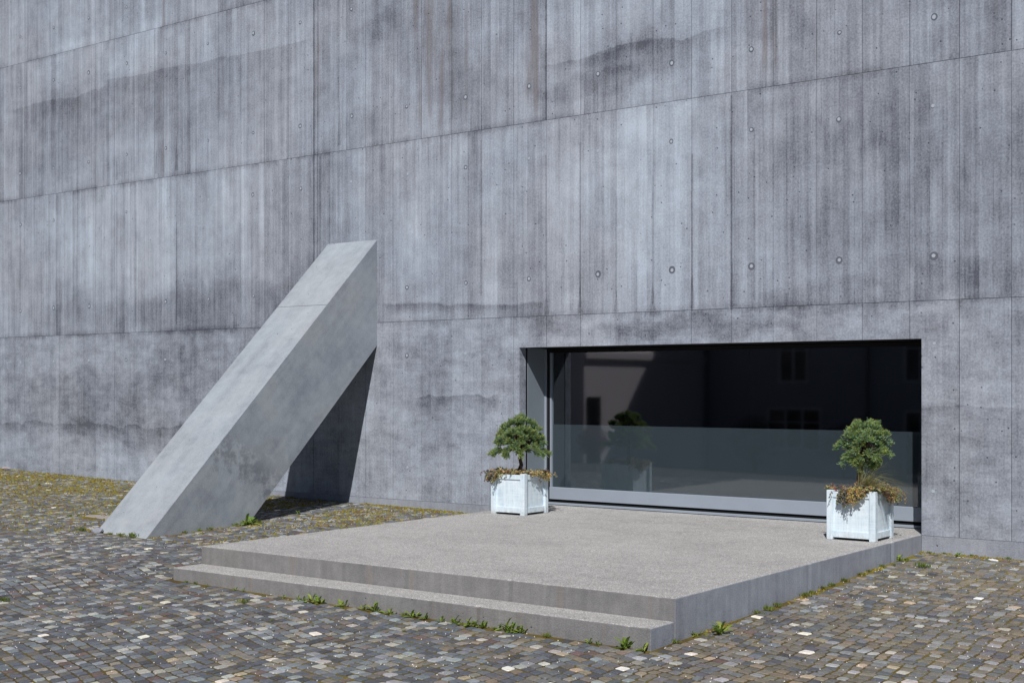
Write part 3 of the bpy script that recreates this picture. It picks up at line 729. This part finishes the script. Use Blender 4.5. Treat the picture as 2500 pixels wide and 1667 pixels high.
def sedum(base, label, spots, seed):
    r = random.Random(seed); mb = MB()
    pal = [(.50, .36, .12), (.58, .46, .22), (.36, .24, .11), (.17, .20, .15), (.22, .24, .21), (.27, .15, .13), (.44, .32, .15), (.26, .27, .12)]
    for (x, y, z, sp, n, hang, tone) in spots:
        for _ in range(int(n*1.35)):
            px = x+r.gauss(0, sp); py = y+r.gauss(0, sp); pz = z+r.uniform(-.01, .035)
            # trailing stems over the rim
            ln = r.uniform(.02, .05)*(1+hang*1.3); d = Vector((px-x*.2, py-y*.2, 0)); 
            d = (Vector((x, y, 0)).normalized()*.7+rv3(r)*.6); d.z = r.uniform(-.1, .5)
            p = Vector((px, py, pz)); step = .013; c0 = r.choice(pal if r.random() < .5 else tone)
            for k in range(int(ln/step)):
                d.z -= .22*hang; d = (d+rv3(r)*.18).normalized(); p = p+d*step
                hx = .252
                if abs(p.x) < hx and abs(p.y) < hx and p.z < .0: # stay outside the box
                    if abs(p.x) > abs(p.y): p.x = math.copysign(hx+.006, p.x)
                    else: p.y = math.copysign(hx+.006, p.y)
                for q in range(3):
                    col = tuple(min(.7, v*r.uniform(.7, 1.3)) for v in (c0 if r.random() < .7 else r.choice(pal)))
                    leafquad(mb, p, (rv3(r)+d*.3), rv3(r)*.8+d*.4+Vector((.15, -.3, .35)), r.uniform(.014, .023), r.uniform(.011, .018), col, .15)
    o = mb.build('sedum', M['leaf'], None, base, fix=False); tag(o, label, 'sedum', 'trailing sedum in the planters')
gold = [(.66, .52, .22), (.58, .40, .13), (.68, .57, .30)]; grey = [(.20, .22, .20), (.16, .17, .19), (.25, .16, .15)]; red = [(.36, .18, .14), (.46, .28, .14)]
sedum((pA[0], pA[1], ZP+.475), 'golden and grey sedum spilling over the left planter rim',
      [(-.22, -.19, .0, .035, 46, 1.3, grey), (-.20, -.06, .015, .05, 34, .3, grey), (-.15, -.22, .0, .04, 40, 1.2, gold), (-.06, -.20, .015, .035, 30, .25, gold), (.04, -.14, .015, .05, 26, .0, gold), (.16, -.13, .01, .035, 26, .1, gold), (.22, -.06, .0, .04, 32, .35, gold), (.22, .09, 0, .05, 34, 1.2, gold), (.2, .19, 0, .03, 16, .6, grey), (-.1, .05, 0, .08, 22, .0, grey), (-.24, -.22, 0, .02, 8, 1.3, red)], 31)
sedum((pB[0], pB[1], ZP+.475), 'golden and red sedum hanging over the right planter corner',
      [(.05, -.21, .01, .045, 52, 1.5, gold), (-.03, -.22, .0, .045, 46, 1.8, grey), (.12, -.19, .02, .035, 30, .5, gold), (.20, -.12, .02, .04, 30, .4, gold), (.22, .03, .01, .05, 36, 1.5, red), (.23, .13, .0, .05, 34, 1.6, gold), (.22, .21, 0, .03, 16, .8, red), (-.17, .0, .01, .06, 24, .0, grey), (-.24, -.10, 0, .02, 7, .3, red), (.05, -.05, .03, .06, 36, .0, grey), (.1, .1, .03, .06, 26, .0, red)], 32)
def grass_tuft(base, label, n, L, seed, lean):
    r = random.Random(seed); mb = MB()
    for _ in range(n):
        a = r.uniform(0, 6.28); d = Vector((math.cos(a)*.5+lean[0]*r.uniform(.2, 1.8), math.sin(a)*.5+lean[1], 1.0)); p = Vector((r.gauss(0, .022), r.gauss(0, .022), 0))
        ln = L*r.uniform(.6, 1.15); wd = r.uniform(.0016, .003); col = r.choice([(.34, .31, .12), (.44, .39, .18), (.28, .28, .09), (.52, .46, .26)])
        side = d.cross(Vector((0, 0, 1))); side = side.normalized() if side.length > .01 else Vector((1, 0, 0)); k = 7; d.normalize()
        for q in range(k):
            p2 = p+d*ln/k; w0 = wd*(1-q/k*.8); w1 = wd*(1-(q+1)/k*.85)
            mb.quad(tuple(p-side*w0), tuple(p+side*w0), tuple(p2+side*w1), tuple(p2-side*w1), 0, col)
            p = p2; d = (d+Vector((lean[0]*.30, lean[1]*.30, -.22))+Vector((math.cos(a), math.sin(a), 0))*.06).normalized()
    o = mb.build('grass_tuft', M['leaf'], None, base, fix=False); tag(o, label, 'grass', 'grass tufts in the planters')
grass_tuft((pA[0]-.06, pA[1]-.12, zsoil+.015), 'small olive grass tuft beside the trunk in the left planter', 80, .17, 41, (-.15, -.1))
grass_tuft((pB[0]+.07, pB[1]-.08, zsoil+.03), 'arching straw coloured grass tuft in the right planter', 210, .50, 42, (.55, -.02))
fl = MB(); r_ = random.Random(9)
for _ in range(40):
    p = Vector((r_.gauss(0, .035), r_.gauss(0, .03), r_.uniform(0, .045)))
    c = (.55, .02, .06) if r_.random() < .45 else (.10, .16, .03)
    for q in range(4): leafquad(fl, p, rv3(r_), rv3(r_), .016, .010, c)
o = fl.build('red_flower', M['leaf'], None, (pB[0]-.12, pB[1]-.14, zsoil+.012), fix=False); tag(o, 'small crimson flower in the right planter near its left corner', 'flower')

# ------------------------------------------------------------------ weeds
def weed_mesh(seed, H, kind):
    r = random.Random(seed); mb = MB()
    if kind == 'grass':
        for _ in range(int(50+H*500)):
            a = r.uniform(0, 6.28); q = min(H*1.3, abs(r.gauss(0, H*.8))); p = Vector((q*math.cos(a), q*math.sin(a)*.7, 0)); d = (Vector((r.gauss(0, .5), r.gauss(0, .5), 1))).normalized()
            c = r.choice([(.15, .22, .035), (.19, .25, .04), (.25, .22, .07), (.12, .18, .03)])
            leafquad(mb, p, d, rv3(r), H*r.uniform(.5, 1.1), H*.14, c, .1)
        return mb.mesh('weed', M['leaf'])
    n = max(7, int(6+H*75))
    for i in range(n):
        a = 2*math.pi*i/n+r.uniform(-.4, .4); el = r.uniform(.1, 1.2); L = H*r.uniform(.75, 1.25)
        if i == 0: el = 1.35; L = H*1.1
        d = Vector((math.cos(a)*math.cos(el), math.sin(a)*math.cos(el), math.sin(el))); p = Vector((r.gauss(0, H*.18), r.gauss(0, H*.10), 0))
        side = d.cross(Vector((0, 0, 1)))
        side = side.normalized() if side.length > .05 else Vector((math.cos(a+1.57), math.sin(a+1.57), 0))
        wmax = L*r.uniform(.10, .19); K = 7
        base = r.choice([(.22, .34, .045), (.28, .37, .06), (.14, .22, .035), (.35, .41, .09), (.17, .26, .05)])
        prof = [.22, .34, .75, .62, 1.0, .85, 1.0, .05] if r.random() < .6 else [.2, .35, .6, .8, .95, 1.0, .75, .05]
        prev = None
        for k in range(K+1):
            w_ = wmax*prof[k]*r.uniform(.85, 1.15); up = side.cross(d)
            cur = (p-side*w_+up*w_*.35, p, p+side*w_+up*w_*.35)
            if prev:
                c = tuple(v*r.uniform(.88, 1.12) for v in base)
                mb.quad(tuple(prev[0]), tuple(prev[1]), tuple(cur[1]), tuple(cur[0]), 0, c); mb.quad(tuple(prev[1]), tuple(prev[2]), tuple(cur[2]), tuple(cur[1]), 0, c)
            prev = cur; p = p+d*L/K; d = (d+Vector((math.cos(a)*.05, math.sin(a)*.05, -.10))).normalized()
    for _ in range(int(8+H*60)):   # small undergrowth round the rosette
        p = Vector((max(-.4, min(.4, r.gauss(0, .3)))*H, max(-.3, min(.3, r.gauss(0, .2)))*H, 0)); leafquad(mb, p, Vector((r.gauss(0, .6), r.gauss(0, .6), 1)), rv3(r), H*r.uniform(.2, .45), H*.12, r.choice([(.10, .15, .03), (.16, .19, .04)]))
    return mb.mesh('weed', M['leaf'])
ORD = ['first', 'second', 'third', 'fourth', 'fifth', 'sixth', 'seventh', 'eighth', 'ninth', 'tenth', 'eleventh', 'twelfth', 'thirteenth', 'fourteenth', 'fifteenth', 'sixteenth', 'seventeenth', 'eighteenth', 'nineteenth', 'twentieth',
       'twenty-first', 'twenty-second', 'twenty-third', 'twenty-fourth', 'twenty-fifth', 'twenty-sixth', 'twenty-seventh', 'twenty-eighth', 'twenty-ninth', 'thirtieth']
def weeds(pts, fmt, group, gfun, special=None):
    for i, (x, y, h) in enumerate(pts):
        kind = gfun(i)
        me = weed_mesh(1000+int(abs(x*977)+abs(y*331)), max(h, .024)*(1.0 if kind != 'grass' else 1.1), kind)
        o = link('weed', me, None, (x, y, g1(x, y)+.006)); tag(o, (special or {}).get(i, fmt % ORD[i]), 'weed', group)
stepw = [(-9.54,.02),(-9.42,.016),(-9.25,.025),(-8.88,.034),(-8.77,.034),(-8.26,.029),(-8.09,.042),(-8.01,.045),(-7.92,.079),(-7.83,.065),(-7.57,.064),(-7.33,.053),(-7.21,.078),(-7.04,.052),(-6.88,.031),(-6.8,.064),(-6.68,.059),(-6.51,.048),(-6.37,.072),(-6.23,.077),(-6.16,.065),(-6.1,.059),(-5.95,.053),(-5.85,.114),(-5.75,.06),(-5.51,.034),(-5.14,.045),(-5.07,.035),(-4.84,.098),(-4.7,.065)]
weeds([(x, -5.425, h) for x, h in stepw], '%s green weed from the left along the foot of the front step', 'weeds along the foot of the front step', lambda i: 'grass' if i in (0, 1, 14, 25) else 'leaf')
rightw = [(-4.63,-5.08,.033),(-4.62,-4.78,.057),(-4.52,-4.63,.103),(-4.62,-3.81,.037),(-4.62,-3.64,.044),(-4.62,-3.45,.038),(-4.62,-2.92,.04),(-4.62,-2.79,.033),(-4.62,-2.53,.034),(-4.62,-2.35,.034),(-4.62,-2.07,.039),(-4.63,-1.69,.032),(-4.63,-1.47,.026),(-4.63,-1.15,.033),(-4.63,-.7,.069),(-4.58,-.66,.038),(-4.56,-1.01,.024)]
weeds(rightw, '%s weed from the step along the right side of the platform', 'weeds along the right side of the platform', lambda i: 'leaf' if i in (1, 2, 14) else 'grass', {2: 'spreading dandelion rosette beside the front right corner of the platform'})
wallw = [(-4.54,-.07,.025),(-4.4,-.05,.022),(-4.23,-.14,.056),(-4.14,-.04,.022),(-3.78,-.06,.028)]
weeds(wallw, '%s weed from the platform at the foot of the right hand wall', 'weeds at the foot of the right hand wall', lambda i: 'leaf' if i == 2 else 'grass')
finw = [(-12.77,-3.90,.033),(-12.6,-3.88,.04),(-12.39,-3.88,.06),(-12.15,-3.32,.033),(-12.15,-3.1,.052),(-12.14,-2.95,.037),(-12.14,-2.56,.042),(-12.10,-2.38,.149),(-12.10,-2.25,.054)]
weeds(finw, '%s weed clump from the left around the foot of the buttress', 'weeds around the foot of the buttress', lambda i: 'leaf' if i in (4, 7) else 'grass', {7: 'tall bright green dandelion at the right foot of the buttress'})
LW = [(-13.30, -3.90, .06, 'grass', 'low green grass tuft at the left foot of the buttress'), (-14.3, -.06, .045, 'leaf', 'small weed at the wall behind the buttress shadow'),
      (-12.35, -1.32, .057, 'leaf', 'weed at the edge of the buttress shadow'), (-8.87, -6.45, .03, 'leaf', 'low green weed alone among the cobbles left of the step'), (-8.05, -6.43, .024, 'grass', 'low tuft among the cobbles in front of the step, leftmost of three'),
      (-7.61, -6.17, .018, 'grass', 'thin grass tuft among the cobbles in front of the step, middle of three'), (-7.21, -6.12, .018, 'grass', 'thin grass tuft among the cobbles in front of the step, rightmost of three'),
      (-10.12, -6.9, .05, 'grass', 'grass patch among the cobbles at the left edge of the picture'), (-18.24, -1.22, .04, 'grass', 'green tuft in the mossy cobbles near the left wall'),
      (-14.58, -3.18, .036, 'grass', 'brownish tuft left of the cover slab'), (-8.38, -5.78, .045, 'grass', 'round grass cushion just in front of the step near its left end'), (-4.30, -.97, .062, 'grass', 'bright green grass tuft on the cobbles right of the platform'), (-6.49, -5.88, .02, 'grass', 'tiny tuft in front of the middle of the step')]
for x, y, h, k, lab in LW:
    o = link('weed', weed_mesh(int(abs(x*531)+abs(y*17)), h, k), None, (x, y, g1(x, y)+.006)); tag(o, lab, 'weed')
yf = MB(); yf.tube([(0, 0, 0), (.004, 0, .03), (0, 0, .062)], [.0012, .0012, .0012], 4, 0, (.1, .15, .03))
for k in range(14): leafquad(yf, Vector((0, 0, .062)), Vector((math.cos(k*.9), math.sin(k*.9), .5)), Vector((0, 0, 1)), .014, .007, (.75, .50, .05))
o = yf.build('yellow_flower', M['leaf'], None, (-12.36, -3.87, g1(-12.36, -3.87)+.005), fix=False); tag(o, 'tiny yellow flower at the near corner of the buttress foot', 'flower')

# ------------------------------------------------------------------ stones and cover slab on the ground
def rock(loc, sx, sy, sz, mat, label, seed):
    bm = bmesh.new(); bmesh.ops.create_icosphere(bm, subdivisions=2, radius=1); r = random.Random(seed)
    for v in bm.verts: v.co *= r.uniform(.82, 1.12); v.co = Vector((v.co.x*sx, v.co.y*sy, v.co.z*sz))
    me = bpy.data.meshes.new('rock'); bm.to_mesh(me); bm.free(); me.materials.append(mat)
    o = link('rock', me, None, loc); tag(o, label, 'rock')
rock((-13.06, -3.86, g1(-13.06, -3.86)+.02), .085, .06, .045, M['plinth'], 'grey lump of stone at the left corner of the buttress foot', 3)
rock((-20.94, -.10, g1(-20.94, -.1)+.02), .11, .06, .035, M['coverslab'], 'pale flat stone against the wall at the far left', 4)
zc = g1(-13.9, -2.95)
cs = MB().prism([(-14.62, -3.02), (-13.14, -3.16), (-13.14, -2.76), (-14.40, -2.74)], 2, zc-.06, zc+.012).build('cover_slab', M['coverslab'], bevel=.004)
tag(cs, 'flat pinkish concrete slab set in the cobbles left of the buttress', 'slab')

# ------------------------------------------------------------------ house across the yard (seen mirrored in the glass)
hy, hx = -24.4, -21.0; zg = -1.35
house = empty('courtyard_house', (-6, hy-3, zg), 'rose grey plastered house across the yard mirrored in the dark glass', 'building')
hi = -Vector(house.location)
hp = lambda mb, n, m, par=None, **k: mb.build(n, m, par or house, hi if par is None else (0, 0, 0), **k)
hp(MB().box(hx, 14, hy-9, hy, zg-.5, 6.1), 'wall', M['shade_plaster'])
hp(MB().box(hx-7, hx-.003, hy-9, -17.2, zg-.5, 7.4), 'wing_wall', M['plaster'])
hp(MB().prism([(hy+.5, 6.102), (hy-4.5, 9.3), (hy-9.5, 6.102)], 0, hx+.01, 14.5), 'roof', M['tile'])
hp(MB().box(hx, hx+.10, hy+.002, -17.15, 2.55, 2.78), 'cornice', M['plaster'], bevel=.02)
hp(MB().tube([(hx+.2, hy+.1, zg), (hx+.2, hy+.1, 6.05)], [.05, .05], 10), 'downpipe', M['zinc'])
hp(MB().tube([(-15.3, hy+.1, zg), (-15.3, hy+.1, 6.05)], [.05, .05], 10), 'downpipe', M['zinc'])
def hwin(x0, x1, z0, z1, mull=1):
    f = hp(MB().box(x0-.09, x1+.09, hy+.003, hy+.05, z0-.09, z0).box(x0-.09, x1+.09, hy+.003, hy+.05, z1, z1+.09).box(x0-.09, x0, hy+.003, hy+.05, z0+.001, z1-.001).box(x1, x1+.09, hy+.003, hy+.05, z0+.001, z1-.001), 'window', M['winwhite'])
    MB().box(x0, x1, hy+.004, hy+.012, z0, z1).build('pane', M['pane'], f)
    b_ = MB()
    for k in range(1, mull+1): xm = x0+(x1-x0)*k/(mull+1); b_.box(xm-.04, xm+.04, hy+.013, hy+.04, z0, z1)
    b_.box(x0, x1, hy+.014, hy+.035, z0+(z1-z0)*.66, z0+(z1-z0)*.66+.05)
    b_.build('glazing_bar', M['winwhite'], f)
for wx in (-14.1, -18.2, -10, -6, -2, 2, 6): hwin(wx, wx+.85, 1.95, 3.35)
for wx in (-14.1, -18.2, -10, -6, -2, 2, 6): hwin(wx, wx+.85, 4.4, 5.7)
hwin(-18.6, -16.9, -.2, 1.0, 2); hwin(-14.1, -13.2, -.9, .95, 1)
hp(MB().box(hx+.001, hx+.03, -18.05, -17.35, zg, 1.45), 'door', M['pane'])
# red and green shrubs in front of it
def shrub(loc, rx, h, cols, label, seed):
    r = random.Random(seed); t = empty('shrub', loc, label, 'shrub', 'shrubs across the yard')
    tr = MB()
    for k in range(5): tr.tube([(0, 0, 0), (r.uniform(-.3, .3)*rx, r.uniform(-.3, .3)*rx, h*.4), (r.uniform(-.7, .7)*rx, r.uniform(-.7, .7)*rx, h*.8)], [.02, .014, .005], 5)
    tr.build('trunk', M['bark'], t)
    mb = MB()
    for _ in range(2600):
        v = rv3(r).normalized()*r.uniform(.4, 1); p = Vector((v.x*rx, v.y*rx, h*.58+v.z*h*.42)); leafquad(mb, p, rv3(r), rv3(r), .06, .035, tuple(q*r.uniform(.6, 1.3) for q in r.choice(cols)))
    mb.build('crown', M['leaf'], t, fix=False)
shrub((-20.5, -16.9, g1(-20.5, -16.9)), .45, 1.1, [(.26, .04, .05), (.20, .03, .05)], 'dark red leaved shrub beside the house door, mirrored in the glass', 3)
shrub((-17.2, -20.5, g1(-17.2, -20.5)), .8, 1.7, [(.04, .07, .03), (.05, .08, .04)], 'round green shrub across the yard beside the corner downpipe', 4)
shrub((-14.9, -21.5, g1(-14.9, -21.5)), .8, 1.6, [(.04, .07, .03), (.05, .08, .04)], 'round green shrub across the yard below the tall windows', 5)
